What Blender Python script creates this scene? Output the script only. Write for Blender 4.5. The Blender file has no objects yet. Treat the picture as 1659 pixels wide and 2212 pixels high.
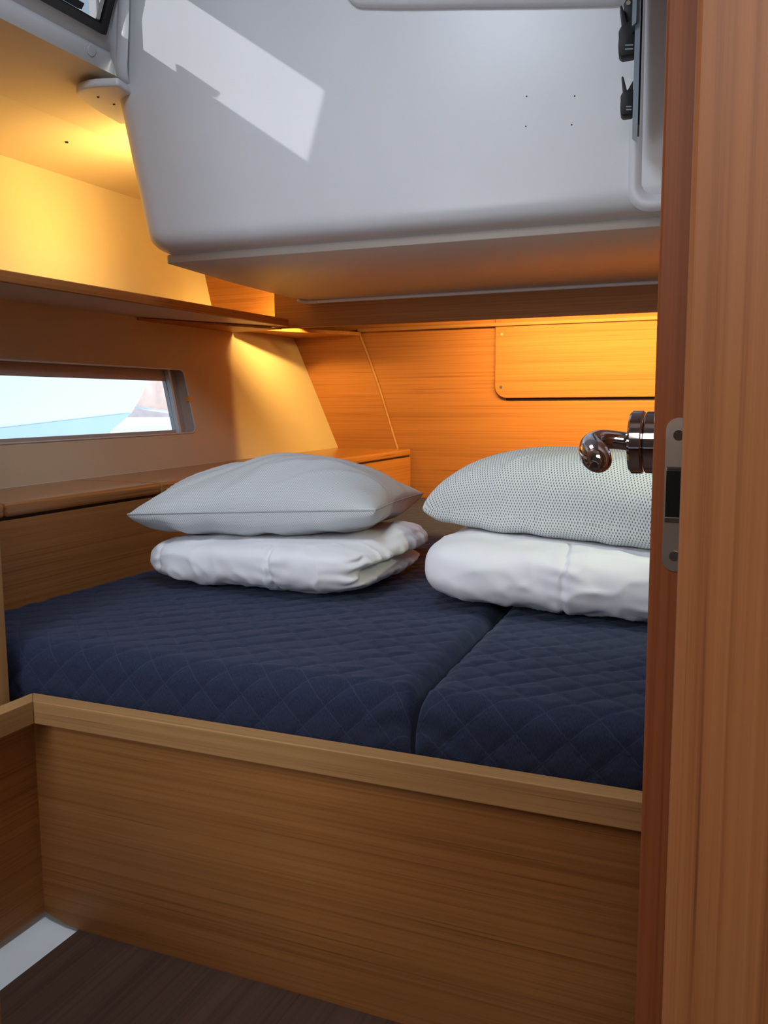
import bpy, bmesh, math, random
from mathutils import Vector, Matrix, noise

scene = bpy.context.scene
C = scene.collection
random.seed(4)

# ------------------------------------------------------------------ camera
W_PX, H_PX, F_PX = 1659.0, 2212.0, 1900.0
HC = 1.12
PITCH, YAW, ROLL = math.radians(-7.05), math.radians(23.2), math.radians(0.35)
fw = Vector((-math.sin(YAW)*math.cos(PITCH), math.cos(YAW)*math.cos(PITCH), math.sin(PITCH)))
r0 = Vector((math.cos(YAW), math.sin(YAW), 0)); u0 = r0.cross(fw)
right = math.cos(ROLL)*r0 - math.sin(ROLL)*u0
up = math.sin(ROLL)*r0 + math.cos(ROLL)*u0
cam = bpy.data.cameras.new('camera'); camo = bpy.data.objects.new('camera', cam); C.objects.link(camo)
camo.matrix_world = Matrix(((right.x, up.x, -fw.x, 0), (right.y, up.y, -fw.y, 0), (right.z, up.z, -fw.z, HC), (0, 0, 0, 1)))
cam.sensor_fit = 'VERTICAL'; cam.sensor_height = 24.0; cam.lens = 24.0*F_PX/H_PX
cam.clip_start = 0.02; cam.clip_end = 200
scene.camera = camo

# ------------------------------------------------------------------ world, sun, added fill lights, exposure
w = bpy.data.worlds.new('sky'); scene.world = w; w.use_nodes = True
nt = w.node_tree; bg = nt.nodes['Background']
bg.inputs['Color'].default_value = (0.66, 0.84, 1.0, 1); bg.inputs['Strength'].default_value = 2.2
scene.view_settings.view_transform = 'Standard'; scene.view_settings.look = 'None'
scene.view_settings.exposure = 0.0; scene.view_settings.gamma = 1.0
scene.view_settings.use_curve_mapping = False

def light(name, kind, loc, energy, color, direction=None, size=None, size_y=None, **kw):
    l = bpy.data.lights.new(name, kind); l.energy = energy; l.color = color
    if kind == 'AREA':
        l.shape = 'RECTANGLE'; l.size = size; l.size_y = size_y or size
    for k, v in kw.items(): setattr(l, k, v)
    o = bpy.data.objects.new(name, l); C.objects.link(o); o.location = loc
    if direction is not None:
        o.rotation_euler = Vector(direction).to_track_quat('-Z', 'Y').to_euler()
    return o

SUN_DIR = (1.0, 0.65, -0.70)
light('sun', 'SUN', (-8, -4, 8), 13.0, (1.0, 0.97, 0.92), SUN_DIR, angle=math.radians(0.6))
# added fill lights standing in for daylight: under the hatch lid, in the saloon
light('added_overhead_fill', 'AREA', (-0.95, 0.95, 2.60), 20.0, (0.74, 0.87, 1.0), (-0.12, 0.35, -1), 0.5, 0.5)  # added fill light below the closed lid, no daylight enters here
light('berth_fill_lamp', 'AREA', (-1.19, 0.42, 1.25), 10.5, (0.90, 0.94, 1.0), (0.15, 1, -0.06), 0.36, 1.15)  # added fill light for the berth front, behind the added pane
light('added_saloon_fill', 'AREA', (0.02, -0.85, 1.90), 15.0, (1.0, 0.95, 0.90), (-0.15, 1.0, -0.5), 0.7, 0.6)  # added fill light in the closed saloon behind the camera

# ------------------------------------------------------------------ materials
def newmat(name):
    m = bpy.data.materials.new(name); m.use_nodes = True
    b = m.node_tree.nodes['Principled BSDF']
    return m, m.node_tree, b

def N(nt, t, **kw):
    n = nt.nodes.new(t)
    for k, v in kw.items(): setattr(n, k, v)
    return n

def ramp(nt, stops):
    r = N(nt, 'ShaderNodeValToRGB'); e = r.color_ramp.elements
    while len(e) < len(stops): e.new(0.5)
    for i, (p, c) in enumerate(stops):
        e[i].position = p; e[i].color = (*c, 1)
    return r

def wood(name, light_c, mid_c, dark_c, axis, rough=0.48, fine=55.0, streak=1.0, spec=0.25):
    """veneer: grain runs along `axis` (0,1,2) of the object's own coordinates"""
    m, nt, b = newmat(name)
    tc = N(nt, 'ShaderNodeTexCoord'); L = nt.links.new
    def mapping(along, across):
        mp = N(nt, 'ShaderNodeMapping'); s = [across]*3; s[axis] = along
        mp.inputs['Scale'].default_value = s; L(tc.outputs['Object'], mp.inputs['Vector']); return mp
    n1 = N(nt, 'ShaderNodeTexNoise'); n1.inputs['Scale'].default_value = 1.0; n1.inputs['Detail'].default_value = 5
    n1.inputs['Roughness'].default_value = 0.65; n1.inputs['Distortion'].default_value = 0.3
    L(mapping(0.9, fine*2.6).outputs[0], n1.inputs['Vector'])
    n2 = N(nt, 'ShaderNodeTexNoise'); n2.inputs['Scale'].default_value = 1.0; n2.inputs['Detail'].default_value = 3
    L(mapping(0.6, 14.0).outputs[0], n2.inputs['Vector'])
    n3 = N(nt, 'ShaderNodeTexNoise'); n3.inputs['Scale'].default_value = 1.0; n3.inputs['Detail'].default_value = 4
    L(mapping(2.2, fine*4.2).outputs[0], n3.inputs['Vector'])
    r1 = ramp(nt, [(0.26, dark_c), (0.48, mid_c), (0.76, light_c)])
    L(n1.outputs['Fac'], r1.inputs['Fac'])
    r2 = ramp(nt, [(0.3, (0.88, 0.87, 0.86)), (0.7, (1.06, 1.06, 1.06))])
    L(n2.outputs['Fac'], r2.inputs['Fac'])
    r3 = ramp(nt, [(0.27, (0.40, 0.34, 0.30)), (0.37, (1, 1, 1))])
    L(n3.outputs['Fac'], r3.inputs['Fac'])
    mx = N(nt, 'ShaderNodeMixRGB', blend_type='MULTIPLY'); mx.inputs[0].default_value = 0.9
    L(r1.outputs[0], mx.inputs[1]); L(r2.outputs[0], mx.inputs[2])
    mx2 = N(nt, 'ShaderNodeMixRGB', blend_type='MULTIPLY'); mx2.inputs[0].default_value = 0.6*streak
    L(mx.outputs[0], mx2.inputs[1]); L(r3.outputs[0], mx2.inputs[2])
    L(mx2.outputs[0], b.inputs['Base Color'])
    bp = N(nt, 'ShaderNodeBump'); bp.inputs['Strength'].default_value = 0.12; bp.inputs['Distance'].default_value = 0.001
    L(n1.outputs['Fac'], bp.inputs['Height']); L(bp.outputs[0], b.inputs['Normal'])
    b.inputs['Roughness'].default_value = rough; b.inputs['Specular IOR Level'].default_value = spec
    return m

def plain(name, color, rough=0.5, metal=0.0, spec=0.5, coat=0.0, bump=0.0, bscale=200.0, vary=0.0, vscale=3.0, sheen=0.0):
    m, nt, b = newmat(name); L = nt.links.new
    b.inputs['Roughness'].default_value = rough; b.inputs['Metallic'].default_value = metal
    b.inputs['Specular IOR Level'].default_value = spec; b.inputs['Coat Weight'].default_value = coat
    b.inputs['Coat Roughness'].default_value = 0.12; b.inputs['Sheen Weight'].default_value = sheen
    tc = N(nt, 'ShaderNodeTexCoord')
    ns = N(nt, 'ShaderNodeTexNoise'); ns.inputs['Scale'].default_value = vscale; ns.inputs['Detail'].default_value = 4
    L(tc.outputs['Object'], ns.inputs['Vector'])
    r = ramp(nt, [(0.3, tuple(c*(1-vary) for c in color)), (0.7, tuple(min(1, c*(1+vary*0.5)) for c in color))])
    L(ns.outputs['Fac'], r.inputs['Fac']); L(r.outputs[0], b.inputs['Base Color'])
    if bump:
        nb = N(nt, 'ShaderNodeTexNoise'); nb.inputs['Scale'].default_value = bscale; nb.inputs['Detail'].default_value = 3
        L(tc.outputs['Object'], nb.inputs['Vector'])
        bp = N(nt, 'ShaderNodeBump'); bp.inputs['Strength'].default_value = bump; bp.inputs['Distance'].default_value = 0.002
        L(nb.outputs['Fac'], bp.inputs['Height']); L(bp.outputs[0], b.inputs['Normal'])
    return m

TEAK = ((0.46, 0.205, 0.064), (0.39, 0.162, 0.048), (0.265, 0.098, 0.026))
M = {}
M['teak_x'] = wood('teak veneer along x', *TEAK, 0)
M['teak_y'] = wood('teak veneer along y', *TEAK, 1)
M['teak_z'] = wood('teak veneer upright', *TEAK, 2)
M['trim_x'] = wood('pale oiled teak along x', (0.46, 0.25, 0.10), (0.40, 0.21, 0.08), (0.30, 0.15, 0.055), 0, rough=0.5)
M['trim_y'] = wood('pale oiled teak along y', (0.46, 0.25, 0.10), (0.40, 0.21, 0.08), (0.30, 0.15, 0.055), 1, rough=0.5)
M['trim_z'] = wood('pale oiled teak upright', (0.46, 0.25, 0.10), (0.40, 0.21, 0.08), (0.30, 0.15, 0.055), 2, rough=0.5)
M['ledge'] = wood('lacquered ledge veneer', *TEAK, 1, rough=0.2, spec=0.5)
M['red_z'] = wood('reddish edge veneer upright', (0.42, 0.14, 0.05), (0.36, 0.105, 0.036), (0.26, 0.07, 0.022), 2, rough=0.45)
M['jamb_z'] = wood('jamb veneer upright', (0.42, 0.17, 0.066), (0.35, 0.13, 0.047), (0.23, 0.076, 0.025), 2, rough=0.45, fine=60)
M['floor'] = wood('dark floor laminate', (0.115, 0.065, 0.045), (0.085, 0.046, 0.032), (0.055, 0.03, 0.022), 1, rough=0.5, fine=40)
M['gel'] = plain('white gelcoat', (0.60, 0.60, 0.625), rough=0.34, spec=0.45, coat=0.0, vary=0.03, vscale=4)
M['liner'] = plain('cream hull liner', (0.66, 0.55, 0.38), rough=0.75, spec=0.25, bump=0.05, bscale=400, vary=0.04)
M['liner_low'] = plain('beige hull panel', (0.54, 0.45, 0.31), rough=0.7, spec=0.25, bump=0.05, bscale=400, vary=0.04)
M['underside'] = plain('satin white panel', (0.60, 0.54, 0.49), rough=0.45, spec=0.4, vary=0.03)
M['whitefloor'] = plain('white liner floor', (0.86, 0.92, 0.94), rough=0.35, coat=0.2, vary=0.03)
M['black'] = plain('black plastic', (0.010, 0.010, 0.011), rough=0.5, spec=0.25, vary=0.1)
M['darkframe'] = plain('dark anodised frame', (0.022, 0.020, 0.023), rough=0.45, spec=0.3, vary=0.1)
M['greyacryl'] = plain('grey acrylic edge', (0.20, 0.25, 0.29), rough=0.25, vary=0.1)
M['chrome'] = plain('polished steel', (0.62, 0.58, 0.60), rough=0.08, metal=1.0, vary=0.02)
M['steel'] = plain('brushed steel', (0.60, 0.50, 0.43), rough=0.32, metal=1.0, vary=0.08, vscale=40)
M['hole'] = plain('dark recess', (0.004, 0.004, 0.004), rough=0.9)
M['groove'] = plain('shadow gap', (0.03, 0.014, 0.007), rough=0.9)
M['bead'] = plain('white sealant', (0.8, 0.78, 0.8), rough=0.4)
M['screw'] = plain('bright screw', (0.8, 0.75, 0.6), rough=0.25, metal=1.0)
M['amber'] = plain('amber clip', (0.75, 0.35, 0.05), rough=0.4)
M['reveal'] = plain('window reveal', (0.42, 0.35, 0.30), rough=0.6)
M['alu'] = plain('pale window trim', (0.55, 0.60, 0.66), rough=0.35)
M['boat'] = plain('neighbour gelcoat', (0.80, 0.86, 0.88), rough=0.3, coat=0.2, vary=0.03, vscale=0.8)
M['boatshade'] = plain('neighbour hull shade', (0.50, 0.60, 0.72), rough=0.4, vary=0.05)  # darker blue tone painted for shade where the hull turns under
M['concrete'] = plain('quay concrete', (0.30, 0.235, 0.225), rough=0.9, vary=0.25, vscale=6, bump=0.3, bscale=30)
M['dkconcrete'] = plain('dark quay foot', (0.16, 0.15, 0.17), rough=0.8, vary=0.2, vscale=8)  # darker grey than the wall above
M['pontoon'] = plain('white pontoon', (0.85, 0.85, 0.85), rough=0.8, vary=0.05)
M['rope'] = plain('grey rope', (0.5, 0.5, 0.52), rough=0.8, bump=0.4, bscale=300)
M['sheet'] = plain('outer shell', (0.5, 0.5, 0.5), rough=0.8)

def glass(name, tint, gloss=0.08, rough=0.02):
    m = bpy.data.materials.new(name); m.use_nodes = True; nt = m.node_tree; nt.nodes.clear(); L = nt.links.new
    o = N(nt, 'ShaderNodeOutputMaterial'); t = N(nt, 'ShaderNodeBsdfTransparent'); g = N(nt, 'ShaderNodeBsdfGlossy')
    t.inputs[0].default_value = (*tint, 1); g.inputs['Roughness'].default_value = rough
    fr = N(nt, 'ShaderNodeFresnel'); fr.inputs['IOR'].default_value = 1.45
    mx = N(nt, 'ShaderNodeMixShader'); L(fr.outputs[0], mx.inputs[0]); L(t.outputs[0], mx.inputs[1]); L(g.outputs[0], mx.inputs[2])
    L(mx.outputs[0], o.inputs[0]); return m
M['glass'] = glass('clear window glass', (0.95, 0.98, 1.0))
M['tint'] = glass('smoked hatch acrylic', (0.215, 0.225, 0.24))

def emit(name, color, strength):
    m = bpy.data.materials.new(name); m.use_nodes = True; nt = m.node_tree; b = nt.nodes['Principled BSDF']
    b.inputs['Emission Color'].default_value = (*color, 1); b.inputs['Emission Strength'].default_value = strength
    b.inputs['Base Color'].default_value = (0.8, 0.8, 0.7, 1)
    return m

def mesh_fabric(name, color, hole, pu, pv, thr, bump):
    """knitted spacer fabric: staggered little holes laid out in the cloth's own UVs (metres)"""
    m, nt, b = newmat(name); L = nt.links.new
    uv = N(nt, 'ShaderNodeUVMap'); sp = N(nt, 'ShaderNodeSeparateXYZ'); L(uv.outputs[0], sp.inputs[0])
    def cosn(sock, p):
        a = N(nt, 'ShaderNodeMath', operation='MULTIPLY'); a.inputs[1].default_value = 2*math.pi/p; L(sock, a.inputs[0])
        c = N(nt, 'ShaderNodeMath', operation='COSINE'); L(a.outputs[0], c.inputs[0]); return c
    pr = N(nt, 'ShaderNodeMath', operation='MULTIPLY'); L(cosn(sp.outputs['X'], pu).outputs[0], pr.inputs[0]); L(cosn(sp.outputs['Y'], pv).outputs[0], pr.inputs[1])
    mr = N(nt, 'ShaderNodeMapRange'); mr.inputs['From Min'].default_value = thr; mr.inputs['From Max'].default_value = min(1, thr+0.3)
    L(pr.outputs[0], mr.inputs['Value'])
    mx = N(nt, 'ShaderNodeMixRGB'); mx.inputs[1].default_value = (*color, 1); mx.inputs[2].default_value = (*hole, 1)
    L(mr.outputs[0], mx.inputs[0]); L(mx.outputs[0], b.inputs['Base Color'])
    bp = N(nt, 'ShaderNodeBump'); bp.invert = True; bp.inputs['Strength'].default_value = bump; bp.inputs['Distance'].default_value = 0.002
    L(mr.outputs[0], bp.inputs['Height']); L(bp.outputs[0], b.inputs['Normal'])
    b.inputs['Roughness'].default_value = 0.9; b.inputs['Specular IOR Level'].default_value = 0.15; b.inputs['Sheen Weight'].default_value = 0.1
    return m
M['pillow_grey'] = mesh_fabric('grey spacer mesh', (0.60, 0.61, 0.63), (0.27, 0.285, 0.32), 0.0050, 0.0070, 0.25, 0.25)
M['pillow_pale'] = mesh_fabric('pale spacer mesh', (0.68, 0.70, 0.69), (0.15, 0.17, 0.17), 0.0080, 0.0140, 0.30, 0.4)
M['piping'] = plain('pillow piping', (0.40, 0.40, 0.42), rough=0.9)
M['cotton'] = plain('white cotton', (0.76, 0.755, 0.80), rough=0.85, spec=0.2, bump=0.08, bscale=900, sheen=0.1)

def navy():
    m, nt, b = newmat('navy quilted cover'); L = nt.links.new
    uv = N(nt, 'ShaderNodeUVMap'); sp = N(nt, 'ShaderNodeSeparateXYZ'); L(uv.outputs[0], sp.inputs[0])
    # dashed stitch lines, two diagonal families, drawn in the cloth's UVs (metres)
    def fam(sgn):
        a = N(nt, 'ShaderNodeMath', operation='MULTIPLY'); a.inputs[1].default_value = sgn; L(sp.outputs['Y'], a.inputs[0])
        s = N(nt, 'ShaderNodeMath', operation='ADD'); L(sp.outputs['X'], s.inputs[0]); L(a.outputs[0], s.inputs[1])
        d = N(nt, 'ShaderNodeMath', operation='MULTIPLY'); d.inputs[1].default_value = 1/(0.062*math.sqrt(2)); L(s.outputs[0], d.inputs[0])
        f = N(nt, 'ShaderNodeMath', operation='FRACT'); L(d.outputs[0], f.inputs[0])
        c = N(nt, 'ShaderNodeMath', operation='SUBTRACT'); c.inputs[1].default_value = 0.5; L(f.outputs[0], c.inputs[0])
        ab = N(nt, 'ShaderNodeMath', operation='ABSOLUTE'); L(c.outputs[0], ab.inputs[0])
        g = N(nt, 'ShaderNodeMath', operation='GREATER_THAN'); g.inputs[1].default_value = 0.482; L(ab.outputs[0], g.inputs[0])
        return g
    mxm = N(nt, 'ShaderNodeMath', operation='MAXIMUM'); L(fam(1).outputs[0], mxm.inputs[0]); L(fam(-1).outputs[0], mxm.inputs[1])
    mp = N(nt, 'ShaderNodeMapping'); mp.inputs['Scale'].default_value = (900, 160, 1); L(uv.outputs[0], mp.inputs['Vector'])
    nz = N(nt, 'ShaderNodeTexNoise'); nz.inputs['Scale'].default_value = 1.0; nz.inputs['Detail'].default_value = 2; L(mp.outputs[0], nz.inputs['Vector'])
    r = ramp(nt, [(0.3, (0.008, 0.011, 0.029)), (0.7, (0.022, 0.029, 0.063))]); L(nz.outputs['Fac'], r.inputs['Fac'])
    mx = N(nt, 'ShaderNodeMixRGB'); mx.inputs[2].default_value = (0.050, 0.060, 0.100, 1)
    mm = N(nt, 'ShaderNodeMath', operation='MULTIPLY'); mm.inputs[1].default_value = 0.30; L(mxm.outputs[0], mm.inputs[0])
    L(mm.outputs[0], mx.inputs[0]); L(r.outputs[0], mx.inputs[1]); L(mx.outputs[0], b.inputs['Base Color'])
    bp = N(nt, 'ShaderNodeBump'); bp.inputs['Strength'].default_value = 0.15; bp.inputs['Distance'].default_value = 0.001
    L(nz.outputs['Fac'], bp.inputs['Height']); L(bp.outputs[0], b.inputs['Normal'])
    b.inputs['Roughness'].default_value = 0.8; b.inputs['Specular IOR Level'].default_value = 0.2; b.inputs['Sheen Weight'].default_value = 0.15
    b.inputs['Sheen Tint'].default_value = (0.5, 0.6, 0.9, 1)
    return m
M['navy'] = navy()

# ------------------------------------------------------------------ helpers
def smooth(bm):
    for f in bm.faces: f.smooth = True

def mk(name, bm, mat, parent=None, origin=None, shade=False, sharp=None):
    """link a bmesh (built in world coordinates) as ONE object whose origin is at its base"""
    bm.normal_update()
    if origin is None:
        xs = [v.co for v in bm.verts]
        lo = Vector((min(c.x for c in xs), min(c.y for c in xs), min(c.z for c in xs)))
        hi = Vector((max(c.x for c in xs), max(c.y for c in xs), max(c.z for c in xs)))
        origin = Vector(((lo.x+hi.x)/2, (lo.y+hi.y)/2, lo.z))
    origin = Vector(origin)
    for v in bm.verts: v.co -= origin
    if shade: smooth(bm)
    me = bpy.data.meshes.new(name); bm.to_mesh(me); bm.free()
    me.materials.append(M[mat] if isinstance(mat, str) else mat)
    if sharp: me.set_sharp_from_angle(angle=math.radians(sharp))
    o = bpy.data.objects.new(name, me); C.objects.link(o)
    if parent is not None:
        o.parent = parent
        p = parent; off = Vector((0, 0, 0))
        while p is not None: off += p.location; p = p.parent
        o.location = origin - off
    else: o.location = origin
    return o

def thing(name, loc, label, cat, group=None, kind=None):
    o = bpy.data.objects.new(name, None); C.objects.link(o); o.location = loc; o.empty_display_size = 0.05
    return tag(o, label, cat, group, kind)

def tag(o, label, cat=None, group=None, kind=None):
    o['label'] = label
    if cat: o['category'] = cat
    if group: o['group'] = group
    if kind: o['kind'] = kind
    return o

def box(x0, x1, y0, y1, z0, z1, bev=0.0, seg=2, bm=None):
    b = bmesh.new()
    r = bmesh.ops.create_cube(b, size=1.0)
    for v in r['verts']:
        v.co = Vector(((x0+x1)/2 + v.co.x*(x1-x0), (y0+y1)/2 + v.co.y*(y1-y0), (z0+z1)/2 + v.co.z*(z1-z0)))
    if bev: bmesh.ops.bevel(b, geom=b.edges[:], offset=bev, segments=seg, profile=0.5, affect='EDGES')
    if bm is None: return b
    merge(bm, b); return bm

def merge(dst, src):
    me = bpy.data.meshes.new('tmp'); src.to_mesh(me); src.free(); dst.from_mesh(me); bpy.data.meshes.remove(me)

def prism(pts, d, bev=0.0, seg=2):
    """closed polygon pts (3-D, planar) extruded by vector d"""
    b = bmesh.new(); d = Vector(d)
    vs = [b.verts.new(p) for p in pts]; f = b.faces.new(vs)
    r = bmesh.ops.extrude_face_region(b, geom=[f])
    for g in r['geom']:
        if isinstance(g, bmesh.types.BMVert): g.co += d
    bmesh.ops.recalc_face_normals(b, faces=b.faces[:])
    if bev: bmesh.ops.bevel(b, geom=b.edges[:], offset=bev, segments=seg, profile=0.5, affect='EDGES')
    return b

def loft(loops, closed=True, cap0=False, cap1=False):
    b = bmesh.new(); rows = [[b.verts.new(p) for p in lp] for lp in loops]; n = len(rows[0])
    for a, c in zip(rows, rows[1:]):
        for i in range(n if closed else n-1):
            j = (i+1) % n; b.faces.new((a[i], a[j], c[j], c[i]))
    if cap0: b.faces.new(rows[0][::-1])
    if cap1: b.faces.new(rows[-1])
    bmesh.ops.recalc_face_normals(b, faces=b.faces[:])
    return b

def tube(path, rad, n=10, cap=True):
    path = [Vector(p) for p in path]; k = len(path)
    rad = rad if isinstance(rad, (list, tuple)) else [rad]*k
    loops = []; prev = None
    for i, p in enumerate(path):
        t = (path[min(i+1, k-1)] - path[max(i-1, 0)]).normalized()
        if prev is None:
            a = Vector((0, 0, 1)) if abs(t.z) < 0.9 else Vector((1, 0, 0))
            u = t.cross(a).normalized()
        else: u = (prev - t*prev.dot(t)).normalized()
        prev = u; v = t.cross(u)
        loops.append([p + rad[i]*(math.cos(2*math.pi*j/n)*u + math.sin(2*math.pi*j/n)*v) for j in range(n)])
    return loft(loops, True, cap, cap)

def spline(pts, n=8):
    """Catmull-Rom through tuples of any length"""
    out = []; P = [pts[0]] + list(pts) + [pts[-1]]
    for i in range(1, len(P)-2):
        for s in range(n):
            t = s/n
            out.append(tuple(0.5*((2*b) + (-a+c)*t + (2*a-5*b+4*c-d)*t*t + (-a+3*b-3*c+d)*t**3) for a, b, c, d in zip(P[i-1], P[i], P[i+1], P[i+2])))
    out.append(tuple(pts[-1])); return out

def cyl(c, axis, r, h, n=32, bev=0.0, seg=2):
    """cylinder from point c along axis by h"""
    axis = Vector(axis).normalized(); a = Vector((0, 0, 1)) if abs(axis.z) < 0.9 else Vector((1, 0, 0))
    u = axis.cross(a).normalized(); v = axis.cross(u); c = Vector(c)
    lv = [(0, r-bev), (bev, r), (h-bev, r), (h, r-bev)] if bev else [(0, r), (h, r)]
    return loft([[c + axis*t + q*(math.cos(2*math.pi*j/n)*u + math.sin(2*math.pi*j/n)*v) for j in range(n)] for t, q in lv], True, True, True)

def rrect(a0, a1, b0, b1, r, n=6):
    """rounded rectangle points in 2-D, counter-clockwise from the lower right corner"""
    out = []
    for cx, cy, s in ((a1-r, b0+r, -90), (a1-r, b1-r, 0), (a0+r, b1-r, 90), (a0+r, b0+r, 180)):
        for i in range(n+1):
            t = math.radians(s + 90*i/n); out.append((cx+r*math.cos(t), cy+r*math.sin(t)))
    return out

def fnoise(p, s=1.0, o=0.0):
    return noise.noise(Vector((p[0]*s+o, p[1]*s+o*1.7, p[2]*s-o)))

def ridge(p, o=0.0):
    n = noise.noise(Vector((p[0]+o, p[1]-o*1.3, p[2]+o*0.7))); return max(0.0, 1-abs(n)*3.2)**2 - 0.25

YB = 4.35       # back bulkhead
YF = 1.365      # berth front panel
ZM = 0.625      # mattress top
ZBASE = 0.49    # berth board

# ------------------------------------------------------------------ the setting
# hull side, lower panel: profile X(z), a little wider towards the bow at the foot
PROF = [(-2.02, 0.70), (-2.07, 0.78), (-2.123, 0.867), (-2.206, 1.036), (-2.275, 1.176), (-2.336, 1.316), (-2.391, 1.475), (-2.42, 1.56)]
def hull_x(z, y):
    for (xa, za), (xb, zb) in zip(PROF, PROF[1:]):
        if z <= zb or zb == PROF[-1][1]:
            x = xa + (xb-xa)*(z-za)/(zb-za); break
    t = max(0, min(1, (1.475-z)/0.6))
    return x + 0.045*t*(YB-min(YB, max(y, 1.0)))

root = thing('wall_left', (-2.2, 2.9, 0.8), 'cream and beige hull side above the wooden ledge on the left', 'wall', kind='structure')
WY0, WY1, WZ0, WZ1 = 1.3, 3.040, 1.005, 1.268       # opening in the liner (y, z)
def hull_panel(hole, outer, off=0.0, rings=14):
    loops = []
    for k in range(rings+1):
        t = k/rings; lp = []
        for (ya, za), (yb, zb) in zip(hole, outer):
            y = ya+(yb-ya)*t; z = za+(zb-za)*t
            lp.append(Vector((hull_x(z, y)+off, y, z)))
        loops.append(lp)
    return loft(loops, True)
def to_rect(hole, y0, y1, z0, z1):
    cy, cz = (WY0+WY1)/2, (WZ0+WZ1)/2; out = []
    n = len(hole); q = n//4
    for i, (y, z) in enumerate(hole):
        k = i//q; j = (i % q)/(q-1)
        # lower right corner block -> bottom/right edges and so on round
        if k == 0: out.append((y1, z0) )
        elif k == 1: out.append((y1, z1))
        elif k == 2: out.append((y0, z1))
        else: out.append((y0, z0))
    return out
# the opening leans: its aft end slants with the hull
def lean_hole(pts, s=-0.52):
    return [(y + (0.5 if y > 2 else 0)*(0) + (-(z-WZ0)*s if y > 2.4 else 0), z) for y, z in pts]
hole = lean_hole(rrect(WY0, WY1, WZ0, WZ1, 0.028, 6))
bm = hull_panel(hole, to_rect(hole, 0.6, YB, 0.8801, 1.4788), rings=16)
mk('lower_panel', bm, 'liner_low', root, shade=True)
# recess behind the opening (reveal), its back wall with the glazed opening
GY0, GY1, GZ0, GZ1 = 1.3, 2.965, 1.017, 1.218
loops = []
for d in (0.0, -0.012, -0.045):
    loops.append([Vector((hull_x(z, y)+d, y, z)) for y, z in hole])
mk('window_recess', loft(loops, True), 'reveal', root, shade=True, sharp=40)

win = thing('window_1', (-2.25, 2.1, 1.0), 'long slim hull window with rounded recess in the left wall', 'window', kind='structure')
ghole = lean_hole(rrect(GY0, GY1, GZ0, GZ1, 0.006, 6))
bm = hull_panel(ghole, hole, off=-0.045, rings=4)
mk('inner_frame', bm, 'reveal', win, shade=True)
loops = []
for d in (-0.045, -0.062):
    loops.append([Vector((hull_x(z, y)+d, y, z)) for y, z in ghole])
mk('frame_sleeve', loft(loops, True), 'alu', win, shade=True, sharp=40)
gl = [Vector((hull_x(z, y)-0.058, y, z)) for y, z in ghole]
b = bmesh.new(); b.faces.new([b.verts.new(p) for p in gl]); mk('pane', b, 'glass', win)
# upright trim at the aft end of the glass
b = bmesh.new()
def hp(y, z, off): return Vector((hull_x(z, y)+off, y + 0.52*(z-WZ0), z))
mk('trim_strip', loft([[hp(2.966, WZ0+.001, -.046), hp(2.980, WZ0+.001, -.046), hp(2.980, WZ0+.001, -.028), hp(2.966, WZ0+.001, -.028)],
                       [hp(2.966, WZ1-.001, -.046), hp(2.980, WZ1-.001, -.046), hp(2.980, WZ1-.001, -.028), hp(2.966, WZ1-.001, -.028)]], True, True, True), 'alu', win)
c = hp(3.040, 1.142, 0.0)
mk('catch', box(c.x-.01, c.x+.012, c.y-.012, c.y+.012, c.z-.012, c.z+.012, 0.004), 'amber', win)
# metal edge along the liner opening
rim = [Vector((hull_x(z, y)+0.001, y, z)) for y, z in hole]
mk('rim', tube(rim+[rim[0]], 0.0035, 6, False), 'alu', win, shade=True)

# upper hull side and the underside of the side deck
UP = [(-2.40, 1.478), (-2.64, 1.495), (-2.66, 1.60), (-2.705, 1.80), (-2.745, 2.00), (-2.755, 2.085)]
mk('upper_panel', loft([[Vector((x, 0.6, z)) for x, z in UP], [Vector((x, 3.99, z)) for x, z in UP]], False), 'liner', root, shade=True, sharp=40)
DK = [(-2.755, 2.083), (-2.60, 2.10), (-2.45, 2.108), (-2.295, 2.112)]
mk('deck_panel', loft([[Vector((x, 0.6, z)) for x, z in DK], [Vector((x, 3.99, z)) for x, z in DK]], False), 'liner', root, shade=True)
DK2 = [(-2.290, 2.120), (-2.290, 2.109), (-2.283, 2.107), (-2.15, 2.118), (-1.90, 2.138)]
mk('deck_panel', loft([[Vector((x, 0.6, z)) for x, z in DK2], [Vector((x, 3.99, z)) for x, z in DK2]], False), 'liner', root, shade=True, sharp=40)
mk('screw', cyl((-2.46, 2.72, 2.103), (0, 0, 1), 0.006, 0.01, 10), 'hole', root)

# back bulkhead
bk = thing('wall_back', (-1.0, YB, 0.4), 'teak veneered bulkhead across the head of the berth', 'wall', kind='structure')
mk('veneer_panel', box(-2.6, 0.5, YB, YB+0.04, 0.40, 1.66), 'teak_x', bk)
seam = [(-1.775, 0.84), (-1.786, 0.877), (-1.833, 1.024), (-1.88, 1.172), (-1.939, 1.332), (-1.997, 1.472), (-2.0, 1.480)]
hedge = [(-2.05, 0.84), (-2.123, 0.867), (-2.206, 1.036), (-2.275, 1.176), (-2.336, 1.316), (-2.391, 1.475), (-2.42, 1.480)]
pts = [Vector((x, YB-0.001, z)) for x, z in seam] + [Vector((x-0.03, YB-0.001, z)) for x, z in hedge[::-1]]
mk('curved_side_panel', prism(pts, (0, -0.014, 0)), 'teak_x', bk)
sp3 = spline([(x+0.004, YB-0.006, z) for x, z in seam], 5)
mk('seam_bead', tube(sp3, 0.0075, 8), 'trim_z', bk, shade=True)
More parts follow.
